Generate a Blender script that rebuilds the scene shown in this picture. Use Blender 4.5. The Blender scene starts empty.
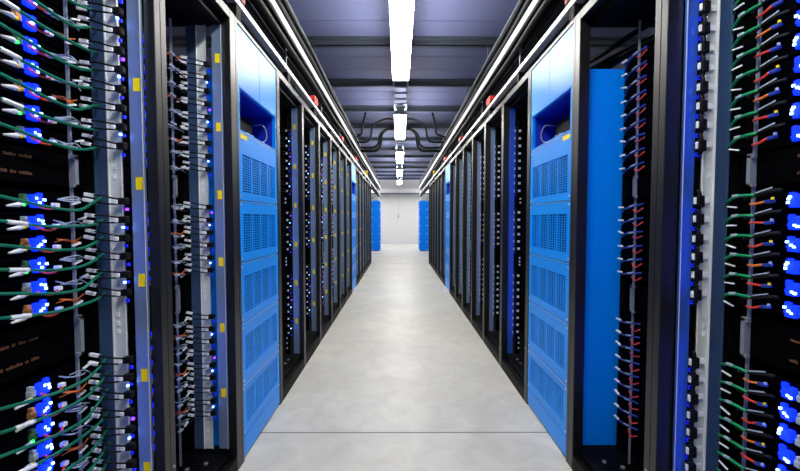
import bpy, bmesh, math, random
from mathutils import Vector, Matrix

random.seed(7)
SC = bpy.context.scene
COL = SC.collection

# ------------------------------------------------------------------ materials
def lin(r, g, b):
    def f(c):
        c /= 255.0
        return c / 12.92 if c <= 0.04045 else ((c + 0.055) / 1.055) ** 2.4
    return (f(r), f(g), f(b), 1.0)

def mat(name, rgb, rough=0.5, metal=0.0, noise=0.0, scale=20.0, bump=0.0, spec=0.5, stretch=None, coat=0.0):
    m = bpy.data.materials.new(name)
    m.use_nodes = True
    nt = m.node_tree
    b = nt.nodes['Principled BSDF']
    c = lin(*rgb)
    b.inputs['Base Color'].default_value = c
    b.inputs['Roughness'].default_value = rough
    b.inputs['Metallic'].default_value = metal
    b.inputs['Specular IOR Level'].default_value = spec
    b.inputs['Coat Weight'].default_value = coat
    if noise or bump:
        tc = nt.nodes.new('ShaderNodeTexCoord')
        mp = nt.nodes.new('ShaderNodeMapping')
        if stretch:
            mp.inputs['Scale'].default_value = stretch
        nz = nt.nodes.new('ShaderNodeTexNoise')
        nz.inputs['Scale'].default_value = scale
        nz.inputs['Detail'].default_value = 4
        nt.links.new(tc.outputs['Object'], mp.inputs['Vector'])
        nt.links.new(mp.outputs['Vector'], nz.inputs['Vector'])
        if noise:
            mix = nt.nodes.new('ShaderNodeMix')
            mix.data_type = 'RGBA'
            mix.inputs['A'].default_value = tuple(x * (1 - noise) for x in c[:3]) + (1,)
            mix.inputs['B'].default_value = tuple(min(1, x * (1 + noise)) for x in c[:3]) + (1,)
            nt.links.new(nz.outputs['Fac'], mix.inputs['Factor'])
            nt.links.new(mix.outputs['Result'], b.inputs['Base Color'])
        if bump:
            bp = nt.nodes.new('ShaderNodeBump')
            bp.inputs['Strength'].default_value = bump
            bp.inputs['Distance'].default_value = 0.01
            nt.links.new(nz.outputs['Fac'], bp.inputs['Height'])
            nt.links.new(bp.outputs['Normal'], b.inputs['Normal'])
    return m

def glow(name, rgb, strength):
    m = bpy.data.materials.new(name)
    m.use_nodes = True
    b = m.node_tree.nodes['Principled BSDF']
    b.inputs['Base Color'].default_value = lin(*rgb)
    b.inputs['Emission Color'].default_value = lin(*rgb)
    b.inputs['Emission Strength'].default_value = strength
    return m

M = {}
M['post'] = mat('gloss black steel post', (9, 9, 10), 0.40, 0.0, 0.2, 30, spec=0.65)
M['black'] = mat('black powder coat', (4, 4, 5), 0.6, 0.0, 0.2, 12, spec=0.12)
M['chassis'] = mat('black chassis', (2, 2, 4), 0.75, 0.0, 0.2, 12, spec=0.03)
M['inner'] = mat('matt black interior', (4, 4, 6), 0.7, 0.0, 0.2, 6, spec=0.12)
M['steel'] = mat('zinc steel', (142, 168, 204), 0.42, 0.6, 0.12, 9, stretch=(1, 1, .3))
M['bluelit_steel'] = mat('steel tinted by blue light', (62, 116, 225), 0.36, 0.55, 0.12, 9, stretch=(1, 1, .3))  # plain steel with the blue light it reflects put into its colour
M['strip'] = mat('pale zinc strip', (222, 230, 230), 0.42, 0.25, 0.06, 15)
M['plate'] = mat('dull steel plate', (70, 98, 138), 0.42, 0.45, 0.15, 12)
M['yellow'] = mat('yellow vinyl', (255, 228, 0), 0.5, spec=.3)
M['blue'] = mat('blue enamel', (0, 150, 255), 0.35, 0.0, 0.04, 5, spec=0.26)
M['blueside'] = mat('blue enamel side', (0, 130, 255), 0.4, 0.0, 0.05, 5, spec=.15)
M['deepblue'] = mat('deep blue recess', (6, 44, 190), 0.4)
M['vent'] = mat('vent dark', (8, 14, 30), 0.7)
M['rivet'] = mat('bright rivet', (190, 215, 240), 0.3, 0.5)
M['silver'] = mat('silver aluminium rail', (232, 234, 238), 0.35, 0.35, 0.04, 12, stretch=(1, .1, 1))
M['tray'] = mat('black tray', (9, 9, 11), 0.65, 0.0, 0.2, 9, spec=0.15)
M['cableblack'] = mat('black cable jacket', (7, 7, 8), 0.55, spec=0.22)
M['cablegreen'] = mat('green cable jacket', (8, 112, 88), 0.45, spec=.3)
M['cablegreen2'] = mat('bright green cable jacket', (12, 150, 92), 0.4)
M['cableblue'] = mat('navy cable jacket', (26, 56, 160), 0.4)
M['label'] = mat('white label sleeve', (232, 236, 245), 0.5)
M['plug'] = mat('clear plug', (170, 185, 205), 0.3)
M['red'] = mat('red plastic', (214, 58, 48), 0.4)
M['amber'] = mat('amber connector', (196, 140, 90), 0.5, spec=.3)
M['greenplug'] = mat('green connector', (64, 112, 82), 0.5, spec=.3)
M['magenta'] = mat('magenta wire', (205, 60, 120), 0.4)
M['orange'] = mat('orange wire', (220, 110, 40), 0.4)
M['print'] = mat('faded amber print', (96, 64, 46), 0.7, spec=.2)
M['grey'] = mat('grey bracket', (150, 158, 165), 0.45, 0.4)
M['wall'] = mat('white painted wall', (206, 206, 205), 0.7, 0, 0.03, 2)
M['roof'] = mat('roof deck sheet', (103, 109, 148), 0.5, 0.0, 0.05, 1.2)
M['beam'] = mat('grey steel purlin', (70, 78, 90), 0.5, 0.2, 0.08, 6)
M['fixture'] = mat('white fixture metal', (205, 206, 210), 0.5, 0.1)
M['ladder'] = mat('galvanised ladder', (120, 126, 140), 0.45, 0.4)
M['led_blue'] = glow('blue led glow', (4, 30, 255), 3.5)
M['led_dim'] = glow('dim blue led', (10, 30, 220), 0.8)
M['led_hot'] = glow('blue white led', (120, 165, 255), 9.0)
M['led_violet'] = glow('violet led glow', (120, 50, 255), 3.0)
M['led_green'] = glow('green led', (40, 255, 90), 3.0)
M['tube'] = glow('lamp diffuser', (255, 252, 246), 54.0)

def floor_material():
    m = bpy.data.materials.new('polished concrete')
    m.use_nodes = True
    nt = m.node_tree
    b = nt.nodes['Principled BSDF']
    tc = nt.nodes.new('ShaderNodeTexCoord')
    n1 = nt.nodes.new('ShaderNodeTexNoise'); n1.inputs['Scale'].default_value = 1.6; n1.inputs['Detail'].default_value = 6
    n2 = nt.nodes.new('ShaderNodeTexNoise'); n2.inputs['Scale'].default_value = 7.0; n2.inputs['Detail'].default_value = 8
    n2.inputs['Distortion'].default_value = 0.8
    nt.links.new(tc.outputs['Object'], n1.inputs['Vector'])
    nt.links.new(tc.outputs['Object'], n2.inputs['Vector'])
    add = nt.nodes.new('ShaderNodeMath'); add.operation = 'ADD'
    nt.links.new(n1.outputs['Fac'], add.inputs[0]); nt.links.new(n2.outputs['Fac'], add.inputs[1])
    cr = nt.nodes.new('ShaderNodeValToRGB')
    cr.color_ramp.elements[0].position = 0.30; cr.color_ramp.elements[0].color = lin(174, 173, 165)
    cr.color_ramp.elements[1].position = 0.72; cr.color_ramp.elements[1].color = lin(208, 207, 198)
    half = nt.nodes.new('ShaderNodeMath'); half.operation = 'MULTIPLY'; half.inputs[1].default_value = 0.5
    nt.links.new(add.outputs[0], half.inputs[0]); nt.links.new(half.outputs[0], cr.inputs['Fac'])
    # pale worn scuffs
    n3 = nt.nodes.new('ShaderNodeTexNoise'); n3.inputs['Scale'].default_value = 2.6; n3.inputs['Detail'].default_value = 3
    nt.links.new(tc.outputs['Object'], n3.inputs['Vector'])
    r3 = nt.nodes.new('ShaderNodeValToRGB')
    r3.color_ramp.elements[0].position = 0.66; r3.color_ramp.elements[0].color = (0, 0, 0, 1)
    r3.color_ramp.elements[1].position = 0.74; r3.color_ramp.elements[1].color = (.5, .5, .5, 1)
    nt.links.new(n3.outputs['Fac'], r3.inputs['Fac'])
    mx = nt.nodes.new('ShaderNodeMix'); mx.data_type = 'RGBA'
    nt.links.new(r3.outputs['Color'], mx.inputs['Factor'])
    nt.links.new(cr.outputs['Color'], mx.inputs['A'])
    mx.inputs['B'].default_value = lin(222, 220, 216)
    nt.links.new(mx.outputs['Result'], b.inputs['Base Color'])
    rr = nt.nodes.new('ShaderNodeMapRange')
    rr.inputs['To Min'].default_value = 0.34; rr.inputs['To Max'].default_value = 0.55
    nt.links.new(n2.outputs['Fac'], rr.inputs['Value'])
    nt.links.new(rr.outputs['Result'], b.inputs['Roughness'])
    return m
M['floor'] = floor_material()
M['joint'] = mat('floor joint', (118, 114, 108), 0.8)

# ------------------------------------------------------------------ mesh helpers
class MB:
    """Collects shapes into ONE mesh object."""
    def __init__(self):
        self.bm = bmesh.new()
    def box(self, x0, x1, y0, y1, z0, z1, rot=None):
        c = Vector(((x0 + x1) / 2, (y0 + y1) / 2, (z0 + z1) / 2))
        m = Matrix.Translation(c)
        if rot is not None:
            m = m @ rot.to_4x4()
        m = m @ Matrix.Diagonal((abs(x1 - x0), abs(y1 - y0), abs(z1 - z0), 1))
        bmesh.ops.create_cube(self.bm, size=1, matrix=m)
        return self
    def bar(self, a, b, w, h):
        """box of section w x h running from a to b"""
        a = Vector(a); b = Vector(b); d = b - a
        q = d.to_track_quat('Y', 'Z').to_matrix().to_4x4()
        m = Matrix.Translation((a + b) / 2) @ q @ Matrix.Diagonal((w, d.length, h, 1))
        bmesh.ops.create_cube(self.bm, size=1, matrix=m)
        return self
    def cyl(self, a, b, r, n=10, r2=None):
        a = Vector(a); b = Vector(b); d = b - a
        q = d.to_track_quat('Z', 'Y').to_matrix().to_4x4()
        m = Matrix.Translation((a + b) / 2) @ q
        bmesh.ops.create_cone(self.bm, cap_ends=True, segments=n, radius1=r, radius2=r if r2 is None else r2, depth=d.length, matrix=m)
        return self
    def tube(self, pts, r, n=6, steps=5):
        P = [Vector(p) for p in pts]
        Q = []
        for i in range(len(P) - 1):           # Catmull-Rom through the points
            p0 = P[i - 1] if i else P[0] * 2 - P[1]
            p1, p2 = P[i], P[i + 1]
            p3 = P[i + 2] if i + 2 < len(P) else P[-1] * 2 - P[-2]
            for k in range(steps):
                t = k / steps
                Q.append(0.5 * ((2 * p1) + (p2 - p0) * t + (2 * p0 - 5 * p1 + 4 * p2 - p3) * t * t + (3 * p1 - p0 - 3 * p2 + p3) * t ** 3))
        Q.append(P[-1])
        rings = []
        up = Vector((0.13, 0.21, 0.97))
        for i, p in enumerate(Q):
            d = (Q[min(i + 1, len(Q) - 1)] - Q[max(i - 1, 0)]).normalized()
            a = d.cross(up)
            if a.length < 0.1:
                a = d.cross(Vector((1, 0, 0)))
            a.normalize(); b = d.cross(a)
            rings.append([self.bm.verts.new(p + (a * math.cos(2 * math.pi * k / n) + b * math.sin(2 * math.pi * k / n)) * r) for k in range(n)])
        for i in range(len(rings) - 1):
            for k in range(n):
                self.bm.faces.new((rings[i][k], rings[i][(k + 1) % n], rings[i + 1][(k + 1) % n], rings[i + 1][k]))
        self.bm.faces.new(rings[0][::-1]); self.bm.faces.new(rings[-1])
        return self
    def build(self, name, m, parent=None, bevel=0.0, smooth=False, loc=None):
        bmesh.ops.recalc_face_normals(self.bm, faces=self.bm.faces[:])
        me = bpy.data.meshes.new(name)
        self.bm.to_mesh(me); self.bm.free()
        me.materials.append(m)
        if smooth:
            for p in me.polygons:
                p.use_smooth = True
        o = bpy.data.objects.new(name, me)
        COL.objects.link(o)
        if parent is not None:
            o.parent = parent
        if loc is not None:
            o.location = loc
        if bevel:
            bv = o.modifiers.new('bevel', 'BEVEL'); bv.width = bevel; bv.segments = 2; bv.limit_method = 'ANGLE'
        return o

def tag(o, label, cat, group=None):
    o['label'] = label; o['category'] = cat
    if group: o['group'] = group
    return o

def thing(name, loc, label, cat, group=None):
    o = bpy.data.objects.new(name, None)
    o.empty_display_size = 0.05
    COL.objects.link(o); o.location = loc
    return tag(o, label, cat, group)

def structure(o):
    o['kind'] = 'structure'
    return o

def dup(root, loc, label=None, group=None):
    r = root.copy(); COL.objects.link(r); r.location = loc
    if label: r['label'] = label
    if group: r['group'] = group
    for ch in list(root.children):
        c = ch.copy(); COL.objects.link(c); c.parent = r
        for g in list(ch.children):
            d = g.copy(); COL.objects.link(d); d.parent = c
    return r

ORD = ['topmost', 'second', 'third', 'fourth', 'fifth', 'sixth', 'seventh', 'eighth', 'ninth', 'tenth', 'eleventh', 'twelfth']
def nth(i):
    return 'topmost' if i == 0 else ORD[i] + ' down'

# ------------------------------------------------------------------ dimensions
PL, PR = 0.75, 0.81           # aisle centre line to the rack fronts
H = 2.105                     # rack height
CAMZ = 1.17
ROOFZ, BEAMZ = 3.155, 3.085
YB, YE = -3.0, 19.1           # room ends
XW = 3.0

def P(s): return PL if s < 0 else PR
SIDE = {-1: 'left', 1: 'right'}

# ------------------------------------------------------------------ room shell
structure(MB().box(-XW, XW, YB, YE, -0.1, 0).build('floor', M['floor']))
structure(MB().box(-XW, XW, 2.072, 2.080, -0.01, 0.0008).build('trim_1', M['joint']))
structure(MB().box(-XW, XW, 10.30, 10.308, -0.01, 0.0008).build('trim_2', M['joint']))
b = MB().box(-XW, XW, YB, YE, ROOFZ, ROOFZ + 0.1)
y = YB + 0.2
while y < YE:                                # standing seams of the deck sheets
    b.box(-XW, XW, y, y + 0.018, ROOFZ - 0.004, ROOFZ + 0.01)
    y += 0.42
structure(b.build('ceiling', M['roof']))
structure(MB().box(-XW - .1, XW + .1, YE, YE + .1, 0, ROOFZ).build('wall_back', M['wall']))
structure(MB().box(-XW - .1, XW + .1, YB - .1, YB, 0, ROOFZ).build('wall_front', M['wall']))
structure(MB().box(-XW - .1, -XW, YB, YE, 0, ROOFZ).build('wall_left', M['wall']))
structure(MB().box(XW, XW + .1, YB, YE, 0, ROOFZ).build('wall_right', M['wall']))
structure(MB().box(-XW, XW, YE - .02, YE, 0, 0.10).build('baseboard_back', M['fixture']))
# steel purlins under the deck
y = 4.32 - 1.26 * 5
k = 0
while y < YE - 0.4:
    b = MB().box(-XW, XW, y - .006, y + .006, BEAMZ, ROOFZ)
    b.box(-XW, XW, y - .006, y + .060, BEAMZ, BEAMZ + .010)
    b.box(-XW, XW, y - .075, y + .006, ROOFZ - .012, ROOFZ - 0.002)
    b.box(-XW, XW, y + .054, y + .060, BEAMZ, BEAMZ + .022)
    structure(b.build('trim_%d' % (3 + k), M['beam']))
    y += 1.26; k += 1
# bulkhead above the far wall
structure(MB().box(-XW, XW, YE - .5, YE - .02, 2.46, 2.70).build('trim_30', M['wall']))
structure(MB().box(-XW, XW, YE - .56, YE - .5, 2.40, 2.47).build('trim_31', M['beam']))

# ------------------------------------------------------------------ ceiling lamps and centre ladder
CX = 0.02
lt = thing('cable_ladder', (CX, 0, 2.838), 'long grey cable ladder running down the middle of the ceiling above the lamps', 'cable ladder')
for sx in (-1, 1):
    MB().box(sx * .085 - .006, sx * .085 + .006, YB + .3, YE - .6, -.035, .035).build('side_rail', M['ladder'], lt)
b = MB()
y = YB + .4
while y < YE - .7:
    b.box(-.085, .085, y, y + .04, -.02, -.005)
    y += .24
b.build('rungs', M['ladder'], lt)
for yy in (1.8, 4.32, 6.84, 9.36, 11.88, 14.4, 16.92):
    MB().cyl((-.085, yy + .03, .03), (-.085, yy + .03, BEAMZ - 2.838), .005).cyl((.085, yy + .03, .03), (.085, yy + .03, BEAMZ - 2.838), .005).build('hanger', M['ladder'], lt)
LZ = 2.735
def lamp(yc, label):
    t = thing('ceiling_lamp', (CX, yc, LZ), label, 'lamp', 'ceiling lamps over the aisle')  # also serves the two added unseen lamps at the far end
    MB().box(-.055, .055, -.875, .875, .02, .06).build('housing', M['fixture'], t, .006)
    MB().box(-.088, .088, -.865, .865, -.035, .02).build('diffuser', M['tube'], t, .02)
    for q in (-1, 1):
        MB().box(-.09, .09, q * .87 - .008, q * .87 + .008, -.037, .03).build('end_cap', M['fixture'], t, .004)
    for q in (-1, 1):
        MB().box(-.03, .03, q * .5 - .02, q * .5 + .02, .058, .082).build('bracket', M['ladder'], t)
    return t
LN = ['lit ceiling lamp behind the viewpoint', 'nearest and largest lit ceiling lamp',
      'second lit ceiling lamp down the aisle, before the black cable loops',
      'third lit ceiling lamp down the aisle', 'fourth lit ceiling lamp down the aisle, small',
      'fifth and farthest lit ceiling lamp, before the white end wall']
for i in range(6):
    lamp(3.43 + 3.1 * (i - 1), LN[i])
for q in (-1, 1):                             # added unseen lamps that brighten the far end wall
    t = lamp(17.6, 'added unseen lamp brightening the far end wall, %s side' % SIDE[q])
    t.location.x = q * 1.75

# ------------------------------------------------------------------ racks
# local frame of a rack thing: origin on the floor at the front plane, far end of the bay;
# d = distance from the aisle front into the row, u = distance back towards the near end
OFF = {-1: dict(dp=.034, f0=.0345, f1=.080, p0=.106, p1=.147, r1=.190, sv=.200),
       1: dict(dp=.047, f0=.0475, f1=.088, p0=.110, p1=.147, r1=.190, sv=.200)}

def rack(s, y0, y1, label, pn=.03, pf=.03, channel=True, markers=True, rail_u=.10, detail=True, blue=False, near=True):
    o = OFF[s]
    t = thing('server_rack', (s * P(s), y1, 0), label, 'rack', 'open server racks')
    W = y1 - y0
    def bx(mb, d0, d1, u0, u1, z0, z1):
        return mb.box(s * d0, s * d1, -u1, -u0, z0, z1)
    dp = o['dp']
    bx(MB(), 0, dp, 0.0005, pf, 0, H).build('front_post', M['post'], t, .002)
    bx(MB(), 0, dp, W - pn, W - 0.0005, 0, H).build('front_post', M['post'], t, .002)
    bx(MB(), 0, dp, pf, W - pn, H - .04, H).build('top_rail', M['post'], t, .002)
    bx(bx(MB(), 0.03, .80, pf * .3, pf, H - .06, H - .02), 0.03, .80, W - pn, W - pn * .3, H - .06, H - .02).build('top_side_rail', M['black'], t)
    bx(MB(), dp, .16, pf, W - pn, H - .075, H - .045).build('header', M['black'], t)
    bx(MB(), .10, .80, .004, W - .004, H - .05, H - .04).build('roof_panel', M['inner'], t)
    bx(MB(), 0, .035, pf, W - pn, .0, .07).build('base_rail', M['black'], t, .002)
    bx(MB(), .035, .80, 0.004, W - .004, .02, .095).build('base_tray', M['black'], t)
    if detail:
        for (d, u) in ((.10, .09), (.16, .13), (.10, .17), (.16, .21)):
            MB().cyl((s * d, -pf - u, .094), (s * d, -pf - u, .102), .009, 8).build('bolt', M['grey'], t)
        MB().cyl((s * -.003, -(W - pn * .5), .35), (s * .004, -(W - pn * .5), .35), .005, 8).build('screw', M['grey'], t)
    bx(MB(), .80, .815, 0.002, W - .002, 0.02, H - .05).build('back_panel', M['inner'], t)
    u = pf + .001
    if channel:
        bx(MB(), o['r1'] + .001, .80, u, u + .004, .095, 1.88).build('side_panel', M['inner'], t)
    else:
        bx(MB(), o['sv'] + .004, .80, u, u + .004, .095, 1.88).build('side_panel', M['inner'], t)
    bx(MB(), .20, .80, W - pn - .006, W - pn - .002, .095, 1.88).build('side_panel', M['inner'], t)
    if channel:
        f = bx(bx(MB(), o['f0'], o['f1'], u, u + .004, .115, 2.03), o['f0'], o['f0'] + .003, u, u + .012, .115, 2.03).build('channel_flange', M['bluelit_steel'] if s > 0 and blue else M['steel'], t)
        if markers:
            z = 1.887
            while z > .2:
                c = (o['f0'] + o['f1']) / 2 - .002
                bx(MB(), c - .0105, c + .0105, u + .004, u + .0055, z - .020, z + .020).build('yellow_marker', M['yellow'], f)
                z -= .302
        p = bx(bx(MB(), o['p0'], o['p1'], u, u + .004, .115, 2.03), o['p0'], o['p0'] + .003, u, u + .010, .115, 2.03).build('punched_strip', M['strip'] if near else M['chassis'], t)
        if detail:
            for z in (1.335, 1.305, .872, .845, .82, .16, .2, .24):
                c = (o['p0'] + o['p1']) / 2 + .006
                bx(MB(), c - .005, c + .005, u + .004, u + .007, z - .007, z + .007).build('cage_nut', M['label'], p)
        if near:
            bx(bx(MB(), o['p1'] + .001, o['r1'], u, u + .004, .115, 2.03), o['r1'] - .003, o['r1'], u, u + .010, .115, 2.03).build('rear_plate', M['plate'], t)
            bx(MB(), o['f0'], o['f0'] + .0025, u + .012, u + .0135, .115, 2.03).build('edge_glint', M['silver'], f)  # bright silver strips on these edges stand for light caught on the chamfer
            bx(MB(), o['p1'] - .0015, o['p1'] + .001, u + .004, u + .010, .115, 2.03).build('edge_glint', M['silver'], p)
    # slim upright in front of the servers
    bx(MB(), o['sv'] - .012, o['sv'] - .004, pf + rail_u, pf + rail_u + .005, .11, 2.0).build('upright', M['grey'], t)
    return t

# pitch of the server sleds, the same in every rack (heights of their centres)
GROUP_Z = [[1.735 - .0575 * i for i in range(-2, 7)],
           [1.222 - .0565 * i for i in range(6)],
           [.728 - .0555 * i for i in range(9)]]
SHELF_Z = [(1.262, 1.358), (.775, .895)]

def zfix(g): return g

def server_proto(s, kind, cu=.185):
    """black sled with a glowing blue board, connectors and short wires at its front"""
    t = thing('server', (0, 0, -50), 'black server sled', 'server')
    def bx(mb, d0, d1, u0, u1, z0, z1):
        return mb.box(s * d0, s * d1, -u1, -u0, z0, z1)
    bx(MB(), .005, .40, .008, .50, -.024, .024).build('chassis', M['chassis'], t)
    rot = random.Random(kind * 7 + s)
    b = MB()
    bx(b, -.010, .004, cu - .014, cu + .012, -.020, .006); bx(b, -.008, .004, cu - .017, cu - .004, .004, .019)
    bx(b, -.012, .004, cu + .002, cu + .017, -.008, .014); bx(b, -.007, .004, cu - .020, cu + .004, -.012, -.004)
    b.build('led_board', M['led_blue'], t, .003)
    for k in range(3):
        uu = cu + rot.uniform(-.016, .013); zz = rot.uniform(-.012, .008)
        bx(MB(), -.0135, -.009, uu - .0025, uu + .003, zz - .003, zz + .003).build('status_led', M['led_hot'], t)
    col = [M['amber'], M['greenplug'], M['plug']][kind % 3] if s < 0 else M['plug']
    bx(bx(MB(), -.012, .004, cu + .027, cu + .041, -.014, .003), -.010, .004, cu + .029, cu + .039, .0, .014).build('connector', col, t, .002)
    if s > 0: return t
    # wire from the board to the white plug
    MB().tube([(s * -.014, -(cu + .020), -.010), (s * -.028, -(cu + .004), -.022), (s * -.030, -(cu - .020), -.021), (s * -.022, -(cu - .034), -.013)], .0028).build('jumper_wire', M['magenta'] if kind % 2 else M['red'], t, smooth=True)
    bx(MB(), -.028, -.014, cu - .044, cu - .030, -.018, -.006).build('white_plug', M['label'], t, .002)
    # long tapered pale plug with a lit tip, left of the board
    MB().cyl((s * -.016, -(cu + .088), -.018), (s * -.016, -(cu + .058), -.014), .0025, 8, .0065).cyl((s * -.016, -(cu + .058), -.014), (s * -.013, -(cu + .048), -.013), .0065, 8, .004).build('tapered_plug', M['label'], t, smooth=True)
    MB().box(s * -.016, s * -.009, -(cu + .048), -(cu + .041), -.017, -.010).build('tip', M['led_green'] if kind % 2 else M['yellow'], t, .001)
    # short loose wires near the edge of the sled
    b = MB()
    for k in range(3):
        a = rot.uniform(.09, .14); zz = rot.uniform(-.012, .014)
        b.tube([(s * .004, -a - .01, zz), (s * -.018, -a + .01, zz + rot.uniform(-.01, .012)), (s * -.020, -a + .035, zz + rot.uniform(-.012, .006))], .0018, 5, 4)
    b.build('loose_wires', M['orange'] if kind % 3 == 0 else M['plug'], t, smooth=True)
    b = MB()
    a = rot.uniform(.07, .10); zz = rot.uniform(-.010, .012)
    b.bar((s * -.022, -a - .016, zz - .004), (s * -.024, -a + .010, zz + .004), .005, .005)
    b.build('tag', M['label'], t)
    return t

def green_left_proto(kind):
    """green cable sagging across the sled fronts, white sleeve at its near end"""
    s = -1
    rot = random.Random(40 + kind)
    t = thing('network_cable', (0, 0, -50), 'green network cable', 'cable')
    sag = [.030, .020, .036, .014][kind % 4]
    rise = [0.0, .004, .010, -.004][kind % 4]
    pts = [(s * -.010, -.40, .012), (s * -.034, -.30, -.004), (s * -.040, -.20, -.012 - sag * .3), (s * -.040, -.11, -.010 - sag * .5), (s * -.036, -.05, -.006 - sag * .2 + rise), (s * -.026, -.004, .004 + rise)]
    MB().tube(pts, .0042).build('jacket', M['cablegreen'], t, smooth=True)
    if kind % 2: MB().tube([(s * -.0355, -.305, -.0035), (s * -.0375, -.285, -.006), (s * -.039, -.262, -.009)], .0058).build('label_sleeve', M['label'], t, smooth=True)
    return t

def dark_tip_proto(s, kind):
    """thin dark cable lying across a sled front with a white tip"""
    t = thing('thin_cable', (0, 0, -50), 'thin dark cable', 'cable')
    rot = random.Random(80 + kind)
    dz = rot.uniform(-.012, .012)
    MB().tube([(s * -.008, -.20, .010), (s * -.024, -.14, dz), (s * -.026, -.075, dz - .008), (s * -.018, -.02, .004)], .0032, 5, 4).build('jacket', M['cableblack'], t, smooth=True)
    MB().bar((s * -.028, -.165, dz + .004), (s * -.028, -.135, dz + .0), .009, .009).build('tip', M['plug'], t, .002)
    return t

def green_right_proto(kind):
    """short green arc, dark lead and white sleeve running to the blue board"""
    s = 1
    t = thing('network_cable', (0, 0, -50), 'green network cable', 'cable')
    rot = random.Random(140 + kind)
    j = rot.uniform(-.004, .004)
    MB().tube([(-.006, -.002, -.018 + j), (-.022, -.025, -.008), (-.034, -.060, .004), (-.036, -.095, .007), (-.034, -.125, .006)], .0042).build('jacket', M['cablegreen2'], t, smooth=True)
    MB().tube([(-.034, -.095, -.002), (-.032, -.125, .006), (-.026, -.155, .014), (-.010, -.178, .018)], .0050).build('dark_lead', M['cableblack'], t, smooth=True)
    MB().bar((-.0375, -.078, .0085), (-.0385, -.060, .0055 + j), .0070, .0070).build('label_sleeve', M['plug'], t, .001)
    MB().bar((-.034, -.128, .012), (-.026, -.165, .024), .0030, .0030).build('clear_boot', M['plug'], t)
    return t

def red_lead_proto(kind):
    """short red lead ending in a blue plug beside the board"""
    t = thing('red_lead', (0, 0, -50), 'red lead', 'cable')
    j = [.0, .005, -.004][kind % 3]
    MB().tube([(-.030, -.108, -.012 + j), (-.034, -.130, -.012 + j), (-.030, -.150, -.007)], .0034).build('jacket', M['red'] if kind % 3 else M['orange'], t, smooth=True)
    MB().bar((-.030, -.150, -.008), (-.022, -.170, -.005), .009, .009).build('plug', M['cableblue'], t, .002)
    MB().box(-.032, -.026, -.173, -.168, -.003, .004).build('tip', M['yellow'] if kind % 2 else M['plug'], t, .001)
    MB().bar((-.036, -.040, -.016), (-.036, -.072, -.020 + j), .0038, .0038).build('label_sleeve', M['label'], t)
    return t

def blue_right_proto(kind):
    """second right rack: navy cable, white sleeve, red end"""
    t = thing('network_cable', (0, 0, -50), 'navy network cable', 'cable')
    rot = random.Random(200 + kind)
    j = rot.uniform(-.005, .005)
    MB().tube([(-.010, -.03, -.016), (-.028, -.075, -.006), (-.032, -.125, .006 + j), (-.020, -.19, .014)], .0036).build('jacket', M['cableblue'], t, smooth=True)
    MB().bar((-.036, -.050, .008 + j), (-.036, -.082, .003), .0075, .0075).build('label_sleeve', M['label'], t, .001)
    MB().bar((-.034, -.120, .004), (-.032, -.150, .010), .0055, .0055).build('clear_boot', M['plug'], t, .001)
    MB().tube([(-.030, -.145, -.008), (-.036, -.175, -.016 + j), (-.028, -.205, -.004)], .0028).build('red_end', M['red'], t, smooth=True)
    return t

def clip_left_proto(kind):
    """pair of black leads over the strip with white sleeves, clipped in the channel slot"""
    s = -1
    o = OFF[s]
    rot = random.Random(300 + kind)
    t = thing('patch_lead', (0, 0, -50), 'black patch lead', 'cable')
    sl = [.010, .004, .014][kind % 3]
    u = .014
    for q, (dz, du) in enumerate(((.010, .0), (-.012, .006))):
        a = rot.uniform(-.003, .003)
        MB().tube([(s * (o['r1'] - .004), -(u + .016 + du), dz + sl + a), (s * .155, -(u + .020), dz + sl * .5 + .001), (s * .118, -(u + .010), dz * .8), (s * .098, -(u + .004), dz * .5)], .0027, 6, 4).build('lead', M['cableblack'], t, smooth=True)
        MB().bar((s * (o['r1'] + .010), -(u + .018 + du), dz + sl + a + .003), (s * (o['r1'] - .018), -(u + .018 + du), dz + sl * .8 + a), .0095, .0105).build('label_sleeve', M['label'], t, .0015)
    MB().box(s * .086, s * .110, -(u + .008), -.002, -.011, .010).build('clip', M['cableblack'], t, .003)
    MB().box(s * .108, s * .120, -(u + .012), -(u - .004), -.009, .004).build('white_block', M['label'], t, .002)
    if kind % 3 == 1: MB().box(s * .092, s * .097, -(u + .010), -(u + .003), -.027, -.021).build('led', M['led_hot'], t)
    MB().box(s * (.087 + .003 * (kind % 3)), s * (.095 + .003 * (kind % 3)), -.010, -.004, -.031 + .002 * (kind % 2), -.021).build('led_lens', M['led_violet'] if kind == 3 else M['led_dim'], t)
    return t

def clip_right_proto(kind):
    s = 1
    o = OFF[s]
    t = thing('cable_clip', (0, 0, -50), 'black cable clip', 'clip')
    j = [0, .002, -.002][kind % 3]
    MB().box(.087, .109, -.022, -.002, -.019 + j, .016 + j).build('strap', M['cableblack'], t, .004)
    MB().tube([(.094, -.008, .030), (.096, -.014, .022), (.097, -.014, -.018), (.093, -.008, -.030)], .006).build('lead', M['cableblack'], t, smooth=True)
    MB().box(.0825, .0875, -.016, -.008, -.010 + j, .010 + j).build('white_tab', M['label'], t, .001)
    MB().box(.114, .133, -.010, -.004, -.008, .010).build('grey_block', M['label'], t, .002)
    MB().box(.088, .102, -.006, -.002, -.034, -.022).build('led_lens', M['led_dim'], t)
    return t

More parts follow.
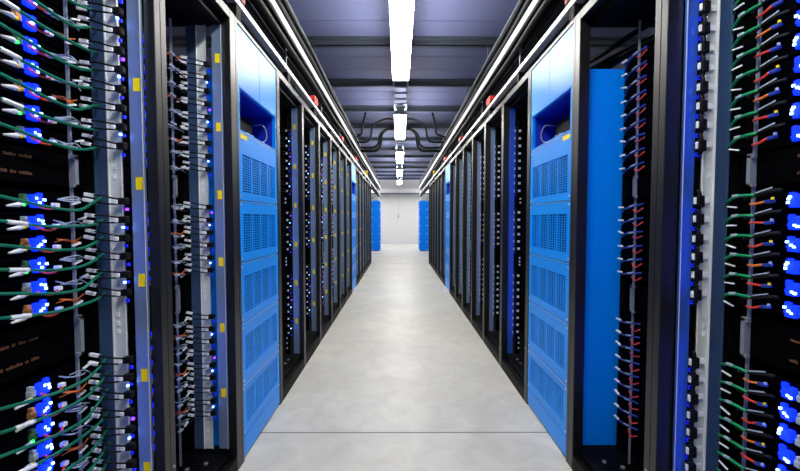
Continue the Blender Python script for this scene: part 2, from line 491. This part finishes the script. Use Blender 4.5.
def shelf(s, org, z0, z1, label, text=True, up=.09):
    t = thing('power_shelf', (org[0], org[1], z0), label, 'power shelf', 'black power shelves in the near racks')
    h = z1 - z0
    MB().box(s * -.002, s * .45, -.50, -.045, .004, h - .004).build('case', M['chassis'], t, .002)
    b = MB().box(s * -.024, s * -.0125, -up - .012, -up, .002, h * .98)
    b.box(s * -.024, s * -.0125, -up - .02, -up, .002, .010)
    b.box(s * -.024, s * -.0125, -up - .02, -up, h - .014, h - .004)
    b.build('bracket', M['grey'], t)
    if text:
        b = MB(); r = random.Random(int(z0 * 1000))
        for zz in (h * .28, h * .72):      # worn print, too faint to read
            u = .205
            while u < .40:
                w = r.uniform(.004, .009)
                b.box(s * -.0030, s * -.0018, -u - w, -u, zz - .0028, zz + .0028 + r.choice((0, .002)))
                u += w + r.choice((.0015, .002, .008))
        b.build('worn_print', M['print'], t)
    return t

LEFT_BAYS = [(.61, 1.237, .03, .03), (1.237, 1.80, .03, .055)]
RIGHT_BAYS = [(.58, 1.212, .03, .03), (1.212, 1.80, .03, .045)]
FAR = [(2.42 + .62 * k, 3.04 + .62 * k, .03, .03) for k in range(6)]
FAR2 = [(6.76 + .62 * k, 7.38 + .62 * k, .03, .03) for k in range(6)]
PLACE = ['nearest the viewer', 'just before the near blue cabinet', 'first after the near blue cabinet',
         'second after the near blue cabinet', 'third after the near blue cabinet', 'fourth after the near blue cabinet',
         'fifth after the near blue cabinet', 'just before the far blue cabinet',
         'first past the far blue cabinet', 'second past the far blue cabinet', 'third past the far blue cabinet',
         'fourth past the far blue cabinet', 'fifth past the far blue cabinet', 'last before the far end']
SHORT = ['nearest %s rack', 'second %s rack', 'third %s rack', 'fourth %s rack', 'fifth %s rack', 'sixth %s rack', 'seventh %s rack']
GN = ['upper', 'middle', 'lower']

PROTO = {}
def use(key, maker, loc, label, group):
    """first call moves the prototype itself, later ones copy it"""
    if key not in PROTO:
        o = maker(); PROTO[key] = o
        o.location = loc; o['label'] = label; o['group'] = group
        return o
    return dup(PROTO[key], loc, label, group)

for s in (-1, 1):
    bays = (LEFT_BAYS if s < 0 else RIGHT_BAYS) + FAR + FAR2
    side = SIDE[s]
    for i, (y0, y1, pn, pf) in enumerate(bays):
        look = 'black open rack with yellow stickers' if s < 0 else 'black open rack lit blue inside'
        rack(s, y0, y1, '%s, %s row, %s' % (look, side, PLACE[i]), pn, pf,
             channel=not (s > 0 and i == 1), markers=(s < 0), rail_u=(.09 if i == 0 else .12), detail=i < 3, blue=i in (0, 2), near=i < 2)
        org = (s * (P(s) + OFF[s]['sv']), y1 - pf)          # server front line
        chan = (s * P(s), y1 - pf - .005)                    # channel line
        if i > 6: continue
        where = SHORT[i] % side
        if i < 2:
            for q, (za, zb) in enumerate(SHELF_Z):
                shelf(s, org, za, zb, '%s black power shelf between servers, %s' % (('upper', 'lower')[q], where), i == 0, .085 if i == 0 else .125)
        for g, zs in enumerate(GROUP_Z):
            for k, z in enumerate(zs):
                if i >= 2 and z > 1.9: continue
                w = '%s, %s group, %s' % (nth(k), GN[g], where)
                kind = (k + g) % 3
                n = k + 3 * g
                if i < 3:
                    use(('server', s, kind, i > 0), lambda: server_proto(s, kind, (.198 if s < 0 else .207) if i == 0 else .27), (org[0], org[1], z), 'black server sled with blue lights, ' + w, 'servers in the near racks')
                if i == 0 and s < 0:
                    kk = (k + 2 * g) % 4
                    use(('green', s, kk), lambda: green_left_proto(kk), (org[0], org[1], z + .004), 'green cable sagging across server fronts, ' + w, 'green cables in the nearest left rack')
                if i == 1 and s < 0:
                    kk = k % 4
                    use(('dark', s, kk), lambda: dark_tip_proto(s, kk), (org[0], org[1], z), 'thin dark cable with a pale tip, ' + w, 'thin dark cables in the second left rack')
                if i == 0 and s > 0:
                    kk = k % 4
                    use(('green', s, kk), lambda: green_right_proto(kk), (org[0], org[1], z + .010), 'short green cable arc with white sleeve, ' + w, 'green cables in the nearest right rack')
                    kk = n % 6
                    use(('red', s, kk), lambda: red_lead_proto(kk), (org[0], org[1], z + .004), 'short red or orange lead with blue plug, ' + w, 'red leads in the nearest right rack')
                if i == 1 and s > 0:
                    kk = k % 4
                    use(('blue', s, kk), lambda: blue_right_proto(kk), (org[0], org[1], z), 'navy cable with white sleeve and red end, ' + w, 'navy cables in the second right rack')
                if s < 0:
                    kk = n % 6
                    use(('clip', s, kk), lambda: clip_left_proto(kk), (chan[0], chan[1], z + .006), 'black lead pair with white sleeves on the upright, ' + w, 'black lead pairs on the left uprights')
                elif i != 1:
                    kk = k % 3
                    use(('clip', s, kk), lambda: clip_right_proto(kk), (chan[0], chan[1], z + .006), 'black cable clip on the blue-lit upright, ' + w, 'black cable clips on the right uprights')

# ------------------------------------------------------------------ blue battery cabinets
def cabinet(s, y0, y1, label, detail=True):
    t = thing('battery_cabinet', (s * P(s), (y0 + y1) / 2, 0), label, 'cabinet', 'blue battery cabinets in the rack rows')
    hw = (y1 - y0) / 2
    def bx(mb, d0, d1, v0, v1, z0, z1):
        return mb.box(s * d0, s * d1, v0, v1, z0, z1)
    pw = hw - .026
    # carcass: sides, back, floor and top
    b = MB()
    for q in (-1, 1):
        bx(b, .05, .80, q * (hw - .004) - .003, q * (hw - .004) + .003, .02, 1.865)
        bx(b, .05, .056, q * (hw - .004), q * (hw - .05), .02, 1.865)
    bx(b, .79, .80, -hw + .004, hw - .004, .02, 1.865)
    bx(b, .05, .80, -hw + .004, hw - .004, 1.855, 1.865)
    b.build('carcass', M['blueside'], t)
    bx(MB(), .075, .085, -hw + .01, hw - .01, .03, 1.58).build('dark_liner', M['vent'], t)
    for q in (-1, 1):
        bx(MB(), 0, .04, q * hw - q * .0005, q * (hw - .024), 0, H).build('frame_post', M['post'], t, .002)
    bx(MB(), 0, .04, -hw + .024, hw - .024, H - .02, H).build('top_rail', M['post'], t, .002)
    bx(MB(), .004, .03, -pw, pw, .012, .112).build('plinth', M['blue'], t, .003)
    zs = [.115, .367, .668, .963, 1.264, 1.590]
    vents = [(.170, .325), (.430, .600), (.715, .895), (1.010, 1.200), (1.305, 1.487)]
    for k in range(5):
        z0, z1 = zs[k] + .002, zs[k + 1] - .002
        va, vb = vents[k]
        vw = pw - .045
        vi = -vw + .0
        b = MB()
        bx(b, .004, .022, -pw, pw, z0, va); bx(b, .004, .022, -pw, pw, vb, z1)
        bx(b, .004, .022, -pw, -vw, va, vb); bx(b, .004, .022, vw, pw, va, vb)
        p = b.build('panel', M['blue'], t)
        b = MB()
        rows = 15
        hgt = vb - va
        for r in range(1, rows):
            z = va + hgt * r / rows
            bx(b, .006, .010, -vw, vw, z - .0018, z + .0018)
        for c in range(1, 16):
            v = -vw + 2 * vw * c / 16
            w = .009 if c % 4 == 0 else .0022
            bx(b, .0062, .0098, v - w, v + w, va, vb)
        b.build('vent_grille', M['blue'], p)
        if detail:
            for q in (-1, 1):
                for zz in (z0 + .018, z1 - .018):
                    MB().cyl((s * .001, q * (pw - .016), zz), (s * .006, q * (pw - .016), zz), .0065, 10).build('rivet', M['rivet'], p)
            bx(MB(), .0025, .0045, -pw + .012, pw - .012, z1 - .003, z1).build('seam_strip', M['rivet'], p)
    # switch recess
    ow = pw - .022
    b = MB()
    bx(b, .004, .022, -pw, -ow, 1.592, 1.80); bx(b, .004, .022, ow, pw, 1.592, 1.80)
    bx(b, .004, .022, -ow, ow, 1.592, 1.600); bx(b, .004, .022, -ow, ow, 1.796, 1.80)
    rc = b.build('recess_frame', M['blue'], t)
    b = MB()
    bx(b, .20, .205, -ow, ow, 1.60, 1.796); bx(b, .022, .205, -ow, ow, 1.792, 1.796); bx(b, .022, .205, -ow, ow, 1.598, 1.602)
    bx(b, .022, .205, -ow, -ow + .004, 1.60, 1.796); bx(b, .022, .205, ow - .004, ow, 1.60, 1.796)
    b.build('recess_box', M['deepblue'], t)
    bx(MB(), .09, .20, -ow + .02, ow * .45, 1.615, 1.725).build('breaker', M['black'], t, .004)
    if detail:
        for v in (.03, .085):
            MB().cyl((s * .075, v, 1.635), (s * .092, v, 1.640), .012, 10).build('knob', M['rivet'], t)
        v = ow - .05
        MB().tube([(s * .10, v - .05, 1.72), (s * .06, v - .01, 1.73), (s * .045, v + .012, 1.69), (s * .05, v, 1.64), (s * .08, v - .06, 1.62)], .004).build('wire_loop', M['grey'], t, smooth=True)
        bx(MB(), .0022, .0042, -pw + .02, -pw + .10, 1.560, 1.582).build('warning_label', M['yellow'], t)
    # upper blanking doors
    for q in (-1, 1):
        a, c = (-pw, -.001) if q < 0 else (.001, pw)
        bx(MB(), .004, .024, a, c, 1.802, H - .022).build('upper_door', M['blue'], t, .002)
    return t

for s in (-1, 1):
    cabinet(s, 1.80, 2.42, 'large blue vented battery cabinet in the %s row, nearest the viewer' % SIDE[s])
    cabinet(s, 6.14, 6.76, 'distant blue vented battery cabinet halfway down the %s row' % SIDE[s], False)

def end_cabinet(s):
    x = -.705 if s < 0 else .765
    t = thing('blue_cabinet', (x, 14.5, 0), 'bright blue cabinet standing alone past the end of the %s row' % SIDE[s], 'cabinet')
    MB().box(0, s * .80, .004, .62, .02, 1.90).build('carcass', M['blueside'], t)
    MB().box(s * .02, s * .78, .03, .6, 0, .02).build('plinth', M['black'], t)
    b = MB()
    for k in range(6):
        b.box(s * .012, s * .80, 0, .004, .04 + k * .31, .335 + k * .31)
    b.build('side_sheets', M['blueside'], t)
    for k in range(7):
        for dx in (.018, .30):
            zz = .045 + k * .305
            MB().cyl((s * dx, -.006, zz), (s * dx, .004, zz), .022, 8).build('rivet', M['rivet'], t)
    MB().box(s * .06, s * .36, .05, .5, 1.90, 2.02).build('top_box', M['fixture'], t, .01)
    return t
end_cabinet(-1); end_cabinet(1)

# ------------------------------------------------------------------ overhead trays, busways
Y0, Y1 = -.5, 15.6
for s in (-1, 1):
    x = s * (P(s) + .005)
    sd = SIDE[s]
    t = thing('busway', (x, 0, 2.125), 'silver busway rail running just above the %s rack tops' % sd, 'busway')
    MB().box(s * -.004, s * .052, Y0, Y1, .052, .080).build('rail_cap', M['silver'], t, .002)
    b = MB()
    y = 1.0
    while y < 15:
        b.box(s * .0, s * .045, y, y + .05, -.012, .05); y += .83
    b.box(s * .04, s * .09, Y0, Y1, -.015, .052)
    b.build('rail_body', M['tray'], t)
    tr = thing('cable_tray', (x, 0, 2.44), 'black overhead cable tray with bright silver edge above the %s row' % sd, 'cable tray')
    MB().box(s * -.004, s * .004, Y0, Y1, .008, .062).build('side_rail', M['silver'], tr, .002)
    MB().box(s * .30, s * .308, Y0, Y1, .0, .078).build('side_rail', M['tray'], tr)
    b = MB().box(0, s * .10, Y0, Y1, -.012, .0); y = Y0 + .05
    while y < Y1:
        b.box(s * .09, s * .305, y, y + .03, -.02, -.006); y += .30
    b.build('rung_floor', M['tray'], tr)
    for yy in (1.80, 3.06, 4.32, 5.58, 6.84, 8.1, 9.36, 10.62, 11.88, 13.14, 14.4):
        MB().cyl((s * .17, yy + .03, -.02), (s * .17, yy + .03, BEAMZ - 2.44), .006, 8).cyl((s * .054, yy - .25, -.24), (s * .054, yy - .25, -.012), .005, 8).build('hanger', M['ladder'], tr)
    # cables on and under the tray
    spec = [(.020, 2.555, .026, 'lowest thick'), (.050, 2.60, .022, 'second thick'), (.018, 2.640, .016, 'topmost slim'), (.100, 2.375, .030, 'hanging thick'), (.018, 2.384, .020, 'hanging slim')]
    for q, (d, z, r, nm) in enumerate(spec):
        pts = []
        y = Y0
        rr = random.Random(5 + s)
        while y <= Y1 + .01:
            pts.append((x + s * (d + rr.uniform(-.008, .008)), y, z + rr.uniform(-.010, .010))); y += .575
        c = MB().tube(pts, r, 8, 4).build('power_cable', M['cableblack'], smooth=True)
        tag(c, '%s black cable running %s the %s overhead tray' % (nm, 'along' if z > 2.5 else 'beneath', sd), 'cable', 'black cables along the overhead trays')
    c = MB().tube([(x + s * .012, Y0 + .575 * k, 2.668 + .006 * (k % 2)) for k in range(28)], .006, 6, 3).build('pale_cable', M['grey'], smooth=True)
    tag(c, 'slim pale grey cable on top of the %s overhead tray' % sd, 'cable')
    TN = ['nearest', 'second', 'third', 'fourth']
    for q, yy in enumerate((1.87, 3.55, 5.22, 6.9)):
        tb = thing('tap_box', (x + s * .028, yy, 2.2055), '%s red tap-off box on the %s busway' % (TN[q], sd), 'tap box', 'red tap-off boxes on the busways')
        MB().box(s * -.03, s * .025, -.06, .06, 0, .045).build('case', M['black'], tb, .004)
        MB().box(s * -.034, s * .02, -.060, -.006, .012, .080).build('red_socket', M['red'], tb, .008)
        MB().box(s * -.034, s * .02, .006, .060, .012, .080).build('red_socket', M['red'], tb, .008)
        MB().tube([(0, .05, .03), (s * .02, .14, .05), (s * .05, .18, -.02), (s * .08, .18, -.10)], .008).build('cord', M['cableblack'], tb, smooth=True)
    yb = thing('tap_box', (x + s * .02, 9.1, 2.205), 'small yellow tap-off box on the %s busway, far down the row' % sd, 'tap box')
    MB().box(s * -.03, s * .03, -.05, .05, 0, .12).build('case', M['yellow'], yb, .006)
    MB().box(s * -.033, s * -.028, -.03, .03, .03, .08).build('cover', M['black'], yb)

# black cable loops dropping from the centre ladder to the side trays
for s in (-1, 1):
    e = s * (P(s) + .03)
    sd = SIDE[s]
    L = [(7.70, .027, [(s * .10, 2.98), (s * .22, 2.97), (s * .34, 2.86), (s * .37, 2.66), (s * .44, 2.55), (s * .58, 2.535), (e, 2.54)], 'nearest the middle, thick'),
         (7.55, .021, [(s * .10, 2.93), (s * .26, 2.92), (s * .37, 2.82), (s * .40, 2.66), (s * .48, 2.585), (s * .6, 2.575), (e, 2.58)], 'nested inside the thick one'),
         (7.30, .019, [(s * .12, 3.06), (s * .25, 3.06), (s * .40, 3.00), (s * .50, 2.90), (s * .53, 2.72), (s * .60, 2.64), (e, 2.63)], 'reaching highest, slim'),
         (7.00, .019, [(s * .60, 3.10), (s * .63, 2.98), (s * .66, 2.84), (s * .68, 2.72), (e, 2.66)], 'outermost, by the tray')]
    for (yy, r, p, nm) in L:
        c = MB().tube([(q[0], yy, q[1]) for q in p], r, 8, 5).build('cable_loop', M['cableblack'], smooth=True)
        tag(c, 'black cable loop from ceiling down to the %s tray, %s' % (sd, nm), 'cable', 'black cable loops below the ceiling')

# cables above the near racks
for q, (a, z) in enumerate(((0, 1.93), (.05, 1.96), (.10, 1.99), (.02, 2.02))):
    c = MB().tube([(PR + .16 + a * .4, 2.35, z + .0), (PR + .20 + a * .4, 1.95, z - .02), (PR + .26 + a, 1.70, z), (PR + .34 + a, 1.45, z - .02), (PR + .40 + a, 1.30, z - .25)], .013, 8, 5).build('power_cable', M['cableblack'], smooth=True)
    tag(c, '%s black cable passing over the blue cabinet into the second right rack' % ('lowest', 'second lowest', 'third lowest', 'highest')[q], 'cable', 'black cables over the near right cabinet')

# pull cord hanging before the end wall
pc = thing('pull_cord', (-.03, 17.4, 1.33), 'thin grey cord with a small handle hanging before the white end wall', 'cord')
MB().cyl((0, 0, .08), (0, 0, ROOFZ - 1.33), .007, 6).build('cord', M['grey'], pc)
MB().cyl((0, 0, -.06), (0, 0, .08), .045, 10, .025).build('handle', M['grey'], pc)

# ------------------------------------------------------------------ world, camera, view
w = bpy.data.worlds.new('World'); SC.world = w
w.use_nodes = True
w.node_tree.nodes['Background'].inputs[0].default_value = (.5, .55, .8, 1)
w.node_tree.nodes['Background'].inputs[1].default_value = 0.0

cam = bpy.data.cameras.new('Camera')
cam.sensor_width = 36
cam.lens = 385.0 / 800 * 36
cam.clip_start = 0.02
co = bpy.data.objects.new('Camera', cam)
COL.objects.link(co)
co.location = (0, 0, CAMZ)
pitch = math.atan(15.5 / 385)
yaw = math.atan(1.0 / 385)
co.rotation_euler = (math.pi / 2 - pitch, 0, -yaw)
SC.camera = co

SC.view_settings.view_transform = 'Standard'
SC.view_settings.look = 'None'
SC.view_settings.gamma = 1
SC.view_settings.use_curve_mapping = False
SC.view_settings.exposure = 0.0
